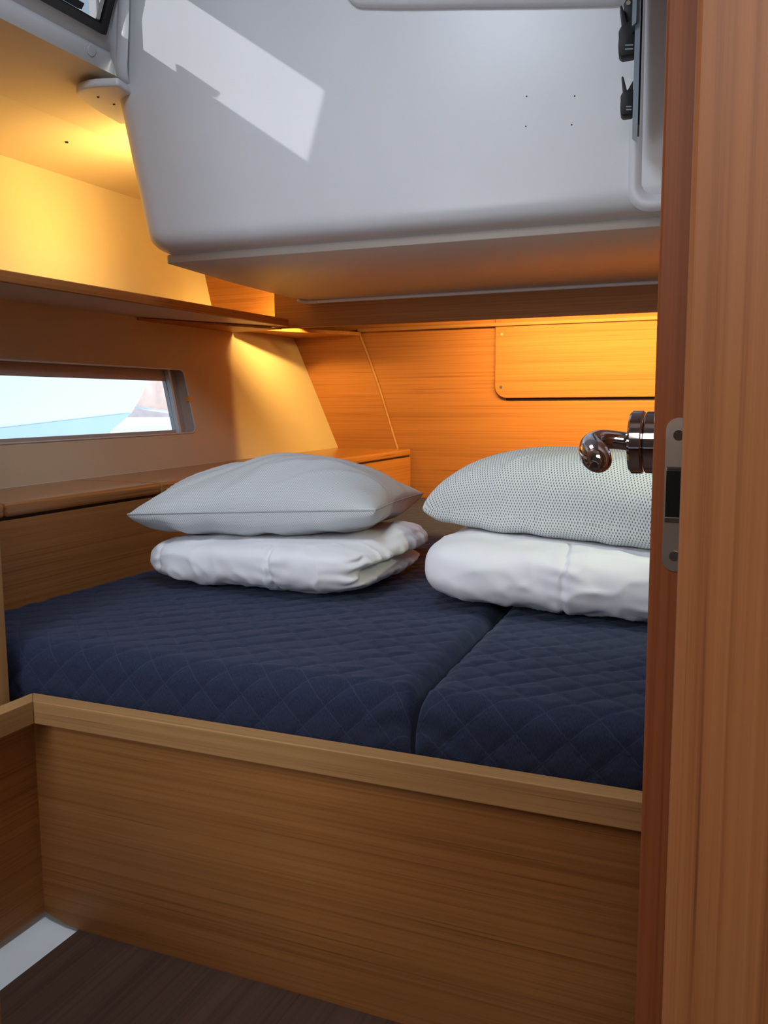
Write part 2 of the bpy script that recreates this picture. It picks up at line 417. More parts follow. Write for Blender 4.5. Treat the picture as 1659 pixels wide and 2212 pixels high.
pts = [Vector((x, YB-0.001, z)) for x, z in [(0.45, 1.142), (0.45, 1.56)] + [(-1.246, 1.56)] + [(-1.246+0.06*(1-math.cos(math.radians(a))), 1.202-0.06*math.sin(math.radians(a))) for a in range(0, 91, 15)]]
ap = mk('access_panel', prism(pts, (0, -0.016, 0), 0.002, 1), 'teak_x', bk)
for z in (1.457, 1.198):
    mk('screw', cyl((-1.213, YB-0.0165, z), (0, -1, 0), 0.0075, 0.003, 12), 'screw', ap)
mk('panel_gap', box(-1.19, 0.45, YB-0.005, YB-0.0008, 1.131, 1.1425), 'groove', bk)
mk('top_trim', box(-2.0, 0.45, YB-0.03, YB-0.001, 1.497, 1.515, 0.002, 1), 'trim_x', bk)
# end wall above the shelf and the alcove lid behind the valance
mk('upper_end_panel', box(-2.78, -1.70, 3.955, 3.985, 1.512, 2.20), 'teak_x', bk)
mk('alcove_lid', box(-2.0, 0.5, 3.73, YB, 1.64, 1.66), 'teak_x', bk)
mk('corner_board', prism([Vector((-2.50, YB-0.016, 1.478)), Vector((-1.985, YB-0.016, 1.478)), Vector((-2.0, YB-0.05, 1.478)), Vector((-2.30, 3.73, 1.478)), Vector((-2.50, 3.73, 1.478))], (0, 0, 0.018)), 'teak_x', bk)

# right bulkhead, ceiling, front bulkhead, floor
o = tag(mk('wall_right', box(0.5, 0.54, 1.3, YB+0.04, 0, 2.7), 'teak_y'), 'teak inboard bulkhead hidden behind the open door', 'wall', kind='structure')
wf = thing('wall_front', (-1.5, 0.56, 0), 'teak bulkhead with the cabin doorway beside the viewer', 'wall', kind='structure')
mk('left_panel', box(-2.8, -1.40, 0.52, 0.55, 0, 2.7), 'teak_z', wf)
mk('left_panel', box(-0.98, -0.645, 0.52, 0.55, 0, 2.7), 'teak_z', wf)
mk('left_panel', box(-1.40, -0.98, 0.52, 0.55, 0, 0.62), 'teak_z', wf)
mk('left_panel', box(-1.40, -0.98, 0.52, 0.55, 1.88, 2.7), 'teak_z', wf)
mk('added_fill_pane', box(-1.40, -0.98, 0.53, 0.535, 0.62, 1.88), 'glass', wf)  # added pane out of view, lets the fill light reach the berth
mk('right_panel', box(0.20, 0.54, 0.52, 0.55, 0, 2.7), 'teak_z', wf)
mk('head_panel', box(-0.645, 0.20, 0.52, 0.55, 2.0, 2.7), 'teak_z', wf)
cl = thing('ceiling', (-0.7, 1.4, 2.66), 'white ceiling moulding over the cabin entrance', 'ceiling', kind='structure')
# ceiling panel with an assumed deck hatch opening, closed by a lid
mk('ceiling_panel', box(-1.95, 0.54, 0.52, 0.68, 2.66, 2.70), 'gel', cl)
mk('ceiling_panel', box(-1.95, 0.54, 1.22, 2.45, 2.66, 2.70), 'gel', cl)
mk('ceiling_panel', box(-1.95, -1.22, 0.68, 1.22, 2.66, 2.70), 'gel', cl)
mk('ceiling_panel', box(-0.68, 0.54, 0.68, 1.22, 2.66, 2.70), 'gel', cl)
mk('assumed_hatch_lid', box(-1.24, -0.66, 0.66, 1.24, 2.705, 2.72), 'sheet', cl)  # opaque lid closing the assumed hatch above the added fill light
fl = thing('floor', (-0.6, 0.7, 0), 'dark brown wood grain cabin floor with white moulded border', 'floor', kind='structure')
mk('floor_board', box(-1.305, 0.5, -2.5, YF+0.02, -0.02, 0.0), 'floor', fl)
lp = [Vector((-1.46, y, z)) for y, z in ((0.5, 0.022), (YF+0.05, 0.022))]
bm = loft([[Vector((-1.47, y, 0.03)), Vector((-1.43, y, 0.012)), Vector((-1.39, y, 0.0)), Vector((-1.35, y, -0.006)), Vector((-1.30, y, -0.008))] for y in (0.4, YF+0.03)], False)
mk('moulded_border', bm, 'whitefloor', fl, shade=True)

# ------------------------------------------------------------------ berth base
be = thing('berth_base', (-0.6, 2.8, 0), 'teak berth base with pale lipped edge under the navy mattresses', 'bed base')
# front panel with the relieved lower left corner
pts = [(-1.40, 0.021), (-1.375, 0.012), (-1.34, 0.003), (-1.30, 0.0), (0.45, 0.0), (0.45, 0.478), (-1.40, 0.478)]
mk('front_panel', prism([Vector((x, YF, z)) for x, z in pts], (0, 0.02, 0)), 'teak_x', be)
mk('side_panel', box(-1.42, -1.40, 0.60, YF+0.02, 0.02, 0.478), 'teak_y', be)
lipt = thing('trim_4', (-0.5, YF-0.03, 0.472), 'pale teak lip running round the front edge of the berth', 'trim', kind='structure')
YI, YO, XI, XO = YF-0.052, YF-0.012, -1.3455, -1.3855
mk('front_lip', prism([Vector(p) for p in ((XI, YI, 0.472), (0.46, YI, 0.472), (0.46, YO, 0.472), (XO, YO, 0.472))], (0, 0, 0.049), 0.0022, 2), 'trim_x', lipt)
mk('side_lip', prism([Vector(p) for p in ((XI, YI-0.0005, 0.472), (XO, YO-0.0005, 0.472), (XO, 0.60, 0.472), (XI, 0.60, 0.472))], (0, 0, 0.049), 0.0022, 2), 'trim_y', lipt)
mk('base_board', box(-1.699, 0.47, YF-0.012, YB-0.02, 0.479, ZBASE), 'trim_x', be)
mk('side_board', box(-1.75, -1.401, 0.60, YF-0.014, 0.479, 0.4895), 'trim_y', be)

# post at the left end of the berth
po = thing('trim_3', (-1.43, 1.30, 0.50), 'pale upright post at the near left corner of the berth', 'post', kind='structure')
mk('post', box(-1.450, -1.412, 1.278, 1.318, 0.500, 2.10, 0.004), 'trim_z', po)
mk('partition', box(-2.15, -1.450, 1.290, 1.306, 0.500, 2.10), 'trim_z', po)

# ------------------------------------------------------------------ ledge / side locker
lk = thing('side_locker', (-1.85, 2.9, 0.49), 'long low teak locker ledge running along the hull beside the mattress', 'locker')
mk('face_panel', box(-1.722, -1.702, 1.352, YB-0.02, 0.491, 0.838), 'teak_y', lk)
mk('shadow_gap', box(-1.722, -1.708, 1.352, YB-0.02, 0.8385, 0.8455), 'groove', lk)
js = [1.352, 1.605, 2.218, 3.30, YB-0.02]
for a, b_ in zip(js, js[1:]):
    mk('lid', box(-2.13, -1.699, a+0.0015, b_-0.0015, 0.846, 0.880, 0.008, 3), 'ledge', lk)

# ------------------------------------------------------------------ shelf
sh = thing('wall_shelf', (-2.3, 2.6, 1.475), 'long teak shelf along the yellow lit hull side', 'shelf')
mk('board', box(-2.64, -2.055, 0.60, 3.655, 1.4785, 1.509, 0.003, 2), 'underside', sh)
mk('front_edge', box(-2.060, -2.042, 0.60, 3.655, 1.4765, 1.511, 0.004, 3), 'teak_y', sh)
mk('cleat', prism([Vector((-2.40, 3.0, 1.466)), Vector((-2.38, 3.0, 1.466)), Vector((-2.09, 3.67, 1.466)), Vector((-2.40, 3.72, 1.466))], (0, 0, 0.009)), 'teak_y', sh)
mk('fixing', box(-2.105, -2.09, 3.60, 3.62, 1.470, 1.4765, 0.001, 1), 'screw', sh)

# valance
va = tag(mk('valance_board', box(-2.135, 0.48, 3.685, 3.712, 1.472, 1.645, 0.002, 1), 'teak_x'), 'dark teak valance beam under the white moulding, hiding the lights', 'beam')

# ------------------------------------------------------------------ white cockpit moulding
mo = thing('cockpit_moulding', (-0.8, 3.0, 1.58), 'large glossy white moulded cockpit well hanging over the berth', 'moulding')
def mould_loop(z, inset):
    xl = -1.895 - 0.175*(z-1.65) + inset
    r = max(0.10 - inset*0.4, 0.05)
    def yf(x): return 2.395 + inset + 0.03*(x+1.85) - 0.05*(z-1.65)
    skew = 0.085
    pts = [Vector((0.48, 3.675, z)), Vector((xl-skew*1.25, 3.675, z)), Vector((xl-skew*0.6, 3.0, z))]
    y0 = yf(xl)
    for i in range(13):
        t = math.radians(180 + 90*i/12)
        pts.append(Vector((xl + r + r*math.cos(t), y0 + r + r*math.sin(t) + 0.03*r, z)))
    for i in range(1, 13):
        x = xl + r + (0.48-xl-r)*i/12
        pts.append(Vector((x, yf(x), z)))
    return pts
R = 0.058; zb = 1.617
loops = [mould_loop(z, 0) for z in (2.66, 2.5, 2.35, 2.2, 2.05, 1.9, 1.8, zb+R+0.02)]
for i in range(9):
    t = math.radians(90*i/8); loops.append(mould_loop(zb+R-R*math.sin(t), R*(1-math.cos(t))))
bm = loft(loops, True, False, True)
mk('moulded_body', bm, 'gel', mo, shade=True, sharp=50)
pl = [(0.47, 2.588), (0.47, 3.675), (-1.88, 3.675), (-1.955, 3.655), (-1.976, 3.60), (-1.935, 3.0), (-1.872, 2.520), (-1.860, 2.510)]
bm = prism([Vector((x, y, 1.592)) for x, y in pl], (0, 0, 0.028), 0.004, 2)
mk('lower_panel', bm, 'underside', mo, shade=True, sharp=35)
bead = spline([(-1.96, 3.60, 1.587), (-1.955, 3.650, 1.585), (-1.90, 3.673, 1.584), (-1.7, 3.676, 1.585), (0.46, 3.676, 1.585)], 6)
mk('sealant_bead', tube(bead, 0.008, 8), 'bead', mo, shade=True)
# raised boss near the top of the front face
pts = [(-1.135, 2.60), (-1.135, 2.27), (-1.10, 2.222), (-0.95, 2.196), (-0.78, 2.172), (-0.55, 2.138), (-0.38, 2.115), (-0.20, 2.15), (-0.15, 2.60)]
def ff(x, z): return 2.395 + 0.03*(x+1.85) - 0.05*(z-1.65)
bm = prism([Vector((x, ff(x, z)+0.02, z)) for x, z in pts], (0, -0.055, 0), 0.022, 4)
mk('raised_boss', bm, 'gel', mo, shade=True, sharp=60)
# small rounded mounting tab beside the moulding
tp = spline([(-1.86, 2.292), (-1.95, 2.268), (-2.015, 2.285), (-2.052, 2.33), (-2.072, 2.40), (-2.09, 2.48), (-2.108, 2.60)], 4) + [(-1.93, 2.62)]
bm = prism([Vector((x, y, 2.092)) for x, y in tp], (0, 0, 0.026), 0.008, 3)
tb = mk('mounting_tab', bm, 'gel', mo, shade=True, sharp=60)
for x, y in ((-1.985, 2.345), (-1.985, 2.42)):
    mk('screw_hole', cyl((x, y, 2.0915), (0, 0, -1), 0.004, 0.002, 10), 'hole', tb)
for px, pz in ((-0.615, 1.93), (-0.617, 1.855), (-0.488, 1.915), (-0.495, 1.845)):
    mk('pinhole', cyl((px, ff(px, pz)+0.001, pz), (0, -1, 0), 0.0018, 0.0022, 8), 'hole', mo)

# ------------------------------------------------------------------ coaming side with the opening hatch (top left)
co = thing('wall_coaming', (-1.95, 1.6, 2.14), 'white moulded coaming side around the dark framed hatch, top left', 'wall', kind='structure')
def wx(z): return -1.950 + 0.42*(z-2.27)
CY1 = 2.372
low = [(-2.06, 2.138), (-2.012, 2.138), (-2.004, 2.142), (-1.998, 2.170), (-2.002, 2.176), (-2.004, 2.182), (-1.988, 2.200), (-1.978, 2.222), (-1.976, 2.235), (-1.982, 2.246), (wx(2.258)-0.008, 2.255), (wx(2.268), 2.266), (wx(2.28), 2.280)]
mk('lower_band', loft([[Vector((x, 0.55, z)) for x, z in low], [Vector((x, CY1+0.035, z)) for x, z in low]], False), 'gel', co, shade=True, sharp=60)
HY0, HY1, HZ0, HZ1 = 1.945, 2.332, 2.272, 2.50
def cp(y, z, off=0.0): return Vector((wx(z)+off*0.92, y, z-off*0.39))
def quad(name, y0, y1, z0, z1):
    mk(name, loft([[cp(y0, z0), cp(y0, z1), cp(y0, z1, -.02), cp(y0, z0, -.02)], [cp(y1, z0), cp(y1, z1), cp(y1, z1, -.02), cp(y1, z0, -.02)]], True, True, True), 'gel', co)
quad('aft_panel', HY1, CY1+0.03, 2.275, 2.70)
quad('forward_panel', 0.55, HY0, 2.275, 2.70)
quad('top_panel', HY0, HY1, HZ1, 2.70)
quad('sill_panel', HY0, HY1, 2.262, HZ0)
# quarter round where the coaming meets the moulding
lv = []
for k, z in enumerate((2.70, 2.45, 2.25, 2.17, 2.145, 2.13, 2.122)):
    ins = (0, 0, 0, 0, 0.006, 0.018, 0.035)[k]; lp_ = []
    r = 0.055-ins
    for i in range(10):
        t = math.radians(180+20 + 90*i/9)
        lp_.append(Vector((-1.885+0.10*(z-2.15)+ r*math.cos(t), 2.395 + r*math.sin(t), z)))
    lv.append(lp_)
mk('corner_round', loft(lv, False), 'gel', co, shade=True)
c0 = Vector((-1.9785, 2.315, 2.222)); mk('cover_cap', cyl(c0, (0.9, 0, -0.35), 0.018, 0.004, 24, 0.0012), 'gel', co, shade=True, sharp=40)

ha = thing('window_2', (-1.93, 2.1, 2.27), 'dark framed opening hatch with smoked pane in the white coaming', 'hatch', kind='structure')
def frame_ring(y0, y1, z0, z1, wdt, off0, off1, r):
    o_ = rrect(y0, y1, z0, z1, r, 4); i_ = rrect(y0+wdt, y1-wdt, z0+wdt, z1-wdt, max(r-wdt, 0.003), 4)
    lp = [[cp(y, z, off0) for y, z in o_], [cp(y, z, off1) for y, z in o_], [cp(y, z, off1) for y, z in i_], [cp(y, z, off0) for y, z in i_]]
    return loft(lp+[lp[0]], True)
mk('frame', frame_ring(HY0-0.01, HY1+0.004, HZ0-0.002, HZ1+0.01, 0.022, -0.02, 0.016, 0.008), 'darkframe', ha, sharp=30)
mk('inner_gasket', frame_ring(HY0+0.012, HY1-0.02, HZ0+0.020, HZ1-0.012, 0.006, -0.012, 0.004, 0.012), 'black', ha, sharp=30)
b = bmesh.new(); b.faces.new([b.verts.new(cp(y, z, -0.008)) for y, z in rrect(HY0+0.01, HY1-0.015, HZ0+0.016, HZ1-0.01, 0.01, 3)])
mk('pane', b, 'tint', ha)
hd = loft([[cp(2.15, 2.300, a), cp(2.22, 2.300, a), cp(2.225, 2.318, a), cp(2.145, 2.318, a)] for a in (-0.006, 0.012)], True, True, True)
mk('hinge_block', hd, 'black', ha)
for y, z in ((2.316, 2.40), (2.316, 2.31), (2.05, 2.283)):
    p = cp(y, z, 0.016); mk('screw', cyl(p, (0.92, 0, -0.39), 0.004, 0.0015, 10), 'black', ha)

# ------------------------------------------------------------------ opening portlight on the front of the moulding (top right)
pw = thing('window_3', (-0.28, 2.40, 1.62), 'black latched portlight swung open at the right of the white moulding', 'window', kind='structure')
def ring_profile(y_back):
    # rounded rim around a sunk rounded-rectangle field
    outer = rrect(-0.350, 0.20, 1.610, 2.55, 0.06, 6)
    steps = [(0.0, 0.004), (0.006, -0.008), (0.014, -0.014), (0.024, -0.012), (0.034, -0.002), (0.044, 0.008), (0.062, 0.012), (0.09, 0.0)]
    lps = []
    for ins, dy in steps:
        pts = rrect(-0.350+ins, 0.20-ins, 1.610+ins, 2.55-ins, max(0.06-ins*0.6, 0.02), 6)
        lps.append([Vector((x, ff(x, z)+dy, z)) for x, z in pts])
    return loft(lps, True, False, False)
mk('rim', ring_profile(0), 'gel', pw, shade=True)
# pane: a slab hinged at the left of the rim, swung towards the doorway
hx, hy = -0.322, 2.372
dirv = Vector((0 - hx, 0 - hy, 0)).normalized(); nrm = Vector((dirv.y, -dirv.x, 0)) * -1   # towards -x side
side = Vector((-dirv.y, dirv.x, 0)) if Vector((-dirv.y, dirv.x, 0)).x < 0 else Vector((dirv.y, -dirv.x, 0))
A = Vector((hx, hy, 0)); B = A + dirv*0.16
def slab(p0, p1, s0, s1, z0, z1, z0b=None):
    z0b = z0 if z0b is None else z0b
    q = [p0+side*s0, p1+side*s0, p1+side*s1, p0+side*s1]; zz = [z0, z0, z0b, z0b]
    return loft([[Vector((v.x, v.y, z)) for v, z in zip(q, zz)], [Vector((v.x, v.y, z1)) for v in q]], True, True, True)
mk('pane', slab(A, B, -0.003, 0.009, 1.765, 2.50, 1.775), 'greyacryl', pw)
mk('pane_frame', slab(A, A+dirv*0.10, -0.0075, -0.0032, 1.78, 2.50), 'darkframe', pw)
mk('upper_bar', slab(B-dirv*0.03, B+dirv*0.012, 0.0065, 0.016, 1.985, 2.50, 1.978), 'greyacryl', pw)
def latch(zc, s, big):
    base = A + dirv*0.11
    def P(a, d, z): v = base + side*a + dirv*d; return Vector((v.x, v.y, z))
    # outline in (sideways, z) extruded along the view direction of the pane
    body = [(0.009, -0.034), (0.034, -0.036), (0.041, -0.030), (0.043, -0.012), (0.042, 0.006), (0.043, 0.016), (0.038, 0.026), (0.030, 0.031), (0.009, 0.034)]
    body = [(0.009+(a-0.009)*s, z*s) for a, z in body]
    l = mk('latch', prism([P(a, -0.02, zc+z) for a, z in body], dirv*0.04, 0.003, 2), 'black', pw, shade=True, sharp=40)
    lev = [(0.024, 0.026), (0.036, 0.024), (0.042, 0.068), (0.039, 0.072), (0.036, 0.069)]
    lev = [(0.009+(a-0.009)*s, z*s) for a, z in lev]
    mk('lever', prism([P(a, -0.012, zc+z) for a, z in lev], dirv*0.024, 0.0015, 2), 'darkframe', l, shade=True, sharp=40)
    w2 = [(0.010, 0.030), (0.026, 0.030), (0.010, 0.058)]
    w2 = [(0.009+(a-0.009)*s, z*s) for a, z in w2]
    mk('wedge', prism([P(a, -0.012, zc+z) for a, z in w2], dirv*0.024, 0.001, 1), 'black', l)
    for dz in (-0.016, -0.024):
        mk('slot', prism([P(a, 0.0202, zc+dz*s+z) for a, z in ((0.012, 0), (0.024*s+0.004, 0.001), (0.024*s+0.004, 0.004), (0.012, 0.003))], dirv*0.0006), 'greyacryl', l)
    return l
latch(1.826, 0.86, False)
l = latch(1.968, 1.10, True)
base = A + dirv*0.085
pts = [(0.009, 0), (0.030, 0.004), (0.036, 0.020), (0.037, 0.045), (0.031, 0.056), (0.009, 0.060)]
def PP(a, d, z): v = base + side*a + dirv*d; return Vector((v.x, v.y, z))
hb = mk('hinge_block', prism([PP(a, -0.02, 2.012+z) for a, z in pts], dirv*0.036, 0.003, 2), 'black', pw, shade=True, sharp=40)
mk('screw', cyl(PP(0.026, 0.0161, 2.058), dirv, 0.0055, 0.0015, 14), 'screw', hb)

# ------------------------------------------------------------------ mattresses
QS = 0.062
def quilt(u, v):
    """height of the quilted cover: diamonds between two stitched diagonals"""
    def fam(t):
        f = (t/(QS*math.sqrt(2))) % 1.0
        d = min(f, 1-f)
        return min(1.0, d/0.22)
    a, b_ = fam(u+v), fam(u-v)
    q = min(a, b_); return math.sqrt(max(0, 1-(1-q)**2))
def mattress(name, x0f, x1f, label, seed):
    """x0f/x1f give the left and right side as functions of y; unrolled profile: front face, rounded edge, top, back"""
    yf, yb, z0, z1, r = YF-0.004, YB-0.03, ZBASE+0.002, ZM, 0.045
    prof = []; n_f = 10
    for i in range(n_f): prof.append((yf+0.004*math.sin(math.pi*i/n_f)*-1, z0+(z1-r-z0)*i/n_f))
    for i in range(9):
        t = math.radians(90*i/8); prof.append((yf+r-r*math.cos(t), z1-r+r*math.sin(t)))
    ny = 250; ylin = yf+r
    for i in range(1, ny+1):
        t = i/ny; prof.append((ylin + (yb-ylin)*(0.55*t+0.45*t*t), z1))
    prof.append((yb+0.004, z1-0.01)); prof.append((yb+0.006, z1-0.04)); prof.append((yb+0.006, z0))
    arc = [0.0]
    for (a, b_), (c, d) in zip(prof, prof[1:]): arc.append(arc[-1]+math.hypot(c-a, d-b_))
    nx = 150
    b = bmesh.new(); uvl = b.loops.layers.uv.new('UVMap'); rows = []; uvs = {}
    for k, (y, z) in enumerate(prof):
        nyv = prof[min(k+1, len(prof)-1)][0]-prof[max(k-1, 0)][0]; nzv = prof[min(k+1, len(prof)-1)][1]-prof[max(k-1, 0)][1]
        l = math.hypot(nyv, nzv) or 1; nrm = Vector((0, -nzv/l, nyv/l))
        row = []; xa, xb = x0f(y), x1f(y); rs = 0.038
        # side walls: bottom corner, up the side, round, across, round, down
        cols = []
        for i in range(4): cols.append((xa, -1+i/4*0.8, 0))
        for i in range(5):
            t = math.radians(90*i/4); cols.append((xa+rs-rs*math.cos(t), None, rs-rs*math.sin(t)))
        for i in range(1, nx): cols.append((xa+rs+(xb-xa-2*rs)*i/nx, 0, 0))
        for i in range(5):
            t = math.radians(90*i/4); cols.append((xb-rs+rs*math.sin(t), None, rs-rs*math.cos(t)))
        for i in range(4): cols.append((xb, -0.2-(i+1)/4*0.8, 0))
        for i, (x, f, drop) in enumerate(cols):
            h = z-z0
            if f is None: zz = z-min(drop, h); sidept = drop > rs*0.5
            elif f == 0: zz = z; sidept = False
            else: zz = z0 + max(0, h-rs)*(1+f) ; sidept = True
            p = Vector((x, y, max(zz, z0)))
            if not sidept and y < yb:
                q = quilt(x, arc[k]); p += nrm*(0.0068*q - 0.005)
                if z >= z1-1e-4 or k > n_f+3:
                    p += nrm*(0.0028*fnoise((x*6, y*6, seed), 1.0) + 0.0022*ridge((x*7+y*4, y*11-x*3, seed), seed))
                # puckers where two cushions press together at the front
                dx = min(abs(x-xa), abs(x-xb))
                if k < n_f+10: p += nrm*0.004*math.exp(-dx/0.06)*math.sin(arc[k]*120+dx*60)
            elif sidept and f is None: p += nrm*(-0.002)
            vtx = b.verts.new(p); uvs[vtx] = (x, arc[k]); row.append(vtx)
        rows.append(row)
    for a, c in zip(rows, rows[1:]):
        for i in range(len(a)-1):
            f = b.faces.new((a[i], a[i+1], c[i+1], c[i]))
            for lp in f.loops: lp[uvl].uv = uvs[lp.vert]
    bottom = b.faces.new(rows[0][::-1])
    o = mk(name, b, 'navy', None, shade=True)
    return tag(o, label, 'mattress', 'navy quilted mattresses on the berth')
def split(y): return -0.531 - 0.045*max(0, min(1.2, y-YF))
mattress('mattress', lambda y: -1.6975, lambda y: split(y)-0.004, 'wide navy quilted mattress on the left, under the grey pillow stack', 2.0)
mattress('mattress', lambda y: split(y)+0.004, lambda y: 0.46, 'narrower navy quilted mattress on the right, partly behind the door', 5.0)

# ------------------------------------------------------------------ duvets
def duvet(name, x0, x1, y0, y1, z0, z1, label, stitches, fold, seed, skew=0.0, squash=False, cap=None):
    cx, cy, cz = (x0+x1)/2, (y0+y1)/2, (z0+z1)/2; a, bb, c = (x1-x0)/2, (y1-y0)/2, (z1-z0)/2
    nu, nv = 460, 110; b = bmesh.new(); rows = []
    def sp_(v, e): return math.copysign(abs(v)**e, v)
    def resample(pts, n, closed):
        L_ = [0.0]
        for p, q in zip(pts, pts[1:]): L_.append(L_[-1]+math.dist(p, q))
        out = []; k = 0
        for i in range(n):
            t = L_[-1]*i/(n if closed else n-1)
            while k < len(L_)-2 and L_[k+1] < t: k += 1
            f_ = (t-L_[k])/max(1e-9, L_[k+1]-L_[k]); out.append(tuple(p+(q-p)*f_ for p, q in zip(pts[k], pts[k+1])))
        return out
    ring = resample([(a*sp_(math.cos(2*math.pi*i/6000), 0.30), bb*sp_(math.sin(2*math.pi*i/6000), 0.30)) for i in range(6001)], nu, True)
    vert = resample([(0.27*sp_(max(0, math.cos(-math.pi/2+math.pi*j/3000)), 0.52), c*sp_(math.sin(-math.pi/2+math.pi*j/3000), 0.62)) for j in range(3001)], nv+1, False)
    for j in range(1, nv):
        row = []; cph = vert[j][0]/0.27; uz = vert[j][1]/c
        for i in range(nu):
            # keep the rounding of the edge the same width all round
            ux, uy = ring[i][0]/a*cph, ring[i][1]/bb*cph
            x, y, z = cx+a*ux, cy+bb*uy, cz+c*uz
            # lower along the front, fuller at the back of the open end
            if squash: z = z0 + (z-z0)*(0.90 + 0.13*max(0, min(1, (uy+0.8)/1.2))*max(0, min(1, (ux+0.2)/1.0)))
            # soft top, flattened by the pillow
            if uz > 0: z -= 0.012*(1-abs(ux)**4)*(1-abs(uy)**4)*uz
            out = Vector((ux*abs(ux)**2/a, uy*abs(uy)**2/bb, uz*abs(uz)*0.6/c)).normalized()
            d = 0.0
            # quilting seams across the roll
            for s, tilt in stitches:
                dx = x - s - tilt*(z-cz); d -= 0.0085*math.exp(-(dx/0.006)**2) - 0.004*math.exp(-(dx/0.05)**2)
                if uy < 0: d += 0.0016*math.exp(-abs(dx)/0.03)*math.sin(z*210+x*40)
            d += 0.010*fnoise((x*5, y*5, z*7), 1, seed) + 0.0045*fnoise((x*14+z*16, y*14, z*10-x*6), 1, seed+3)
            fl_ = max(0, 1-(z-z0)/0.10)
            d += 0.0035*fl_*fnoise((x*26-z*34, y*22, z*26+x*16), 1, seed+6)
            # creases: sharp ridges, stronger low on the roll and beside the seams
            nearst = max(math.exp(-abs(x-s-0.06)/0.12) for s, _ in stitches)
            d += (0.0045*fl_ + 0.006*nearst*max(0, -uy))*ridge((x*9+z*9, y*9, z*9-x*5), seed+9) + 0.003*ridge((x*6, y*6, z*10), seed+12)
            p = Vector((x, y, z)) + out*d
            if fold:
                # the end shows the two layers of the fold with a deep crease between them
                e = max(0.0, min(1, (ux-0.45)/0.5)); bk_ = max(0.0, min(1, (y-(y0+0.05))/0.10))
                zc = z0+0.066
                g = math.exp(-((z-zc)/0.012)**2)
                p.x -= 0.075*e*bk_*g + 0.006*e*bk_*math.exp(-((z-zc-0.055)/0.006)**2)
                up_ = 1 if z > zc else 0
                p.x += e*bk_*(0.014*(y-y0)/(y1-y0) if up_ else 0.0)
                p.x += e*0.007*ridge((y*16, z*9, x*3), seed+20)*(1-g)*bk_
                # gathered corner
                w_ = math.exp(-((y-(y0+0.05))/0.05)**2)*e
                p.x += 0.006*w_*math.sin(z*230+3*fnoise((y*20, z*20, 0), 1, 2)) - 0.010*w_*math.exp(-((z-zc)/0.025)**2)
            p.x += skew*(p.y-cy)
            if cap and p.z > cz:
                # pressed down by the pillow lying on it
                (ox, oy), (ax_, ay_), la_, (bx_, by_), lb_, zc_ = cap
                u_ = (p.x-ox)*ax_+(p.y-oy)*ay_; v_ = (p.x-ox)*bx_+(p.y-oy)*by_
                outd = max(0, -u_, u_-la_, -v_, v_-lb_)
                p.z = min(p.z, zc_ + 0.9*outd)
            if p.z < z0: p.z = z0
            row.append(b.verts.new(p))
        rows.append(row)
    for r1, r2 in zip(rows, rows[1:]):
        for i in range(nu):
            j = (i+1) % nu; b.faces.new((r1[i], r1[j], r2[j], r2[i]))
    b.faces.new(rows[0][::-1]); b.faces.new(rows[-1])
    bmesh.ops.recalc_face_normals(b, faces=b.faces[:])
    o = mk(name, b, 'cotton', None, shade=True)
    return tag(o, label, 'duvet', 'folded white duvets on the berth')
def capof(FL, FR, BL, z):
    a_ = Vector(FR)-Vector(FL); c_ = Vector(BL)-Vector(FL)
    return (FL, tuple(a_.normalized()), a_.length, tuple(c_.normalized()), c_.length, z)
ZD = ZM+0.006
duvet('folded_duvet', -1.550, -0.885, 1.895, 2.45, ZD, 0.790, 'folded white duvet on the left, under the smooth grey pillow', [(-1.475, 0.05), (-1.135, -0.12), (-0.75, 0)], True, 1.0, squash=True, cap=capof((-1.545, 1.868), (-0.905, 2.055), (-1.64, 2.43), 0.7635))
duvet('folded_duvet', -0.775, 0.14, 1.915, 2.50, ZD, 0.805, 'folded white duvet on the right, under the pale pillow with larger holes', [(-0.42, 0.03), (0.0, 0)], False, 8.0, skew=-0.10, cap=capof((-0.83, 2.20), (-0.10, 1.93), (-0.64, 2.70), 0.789))

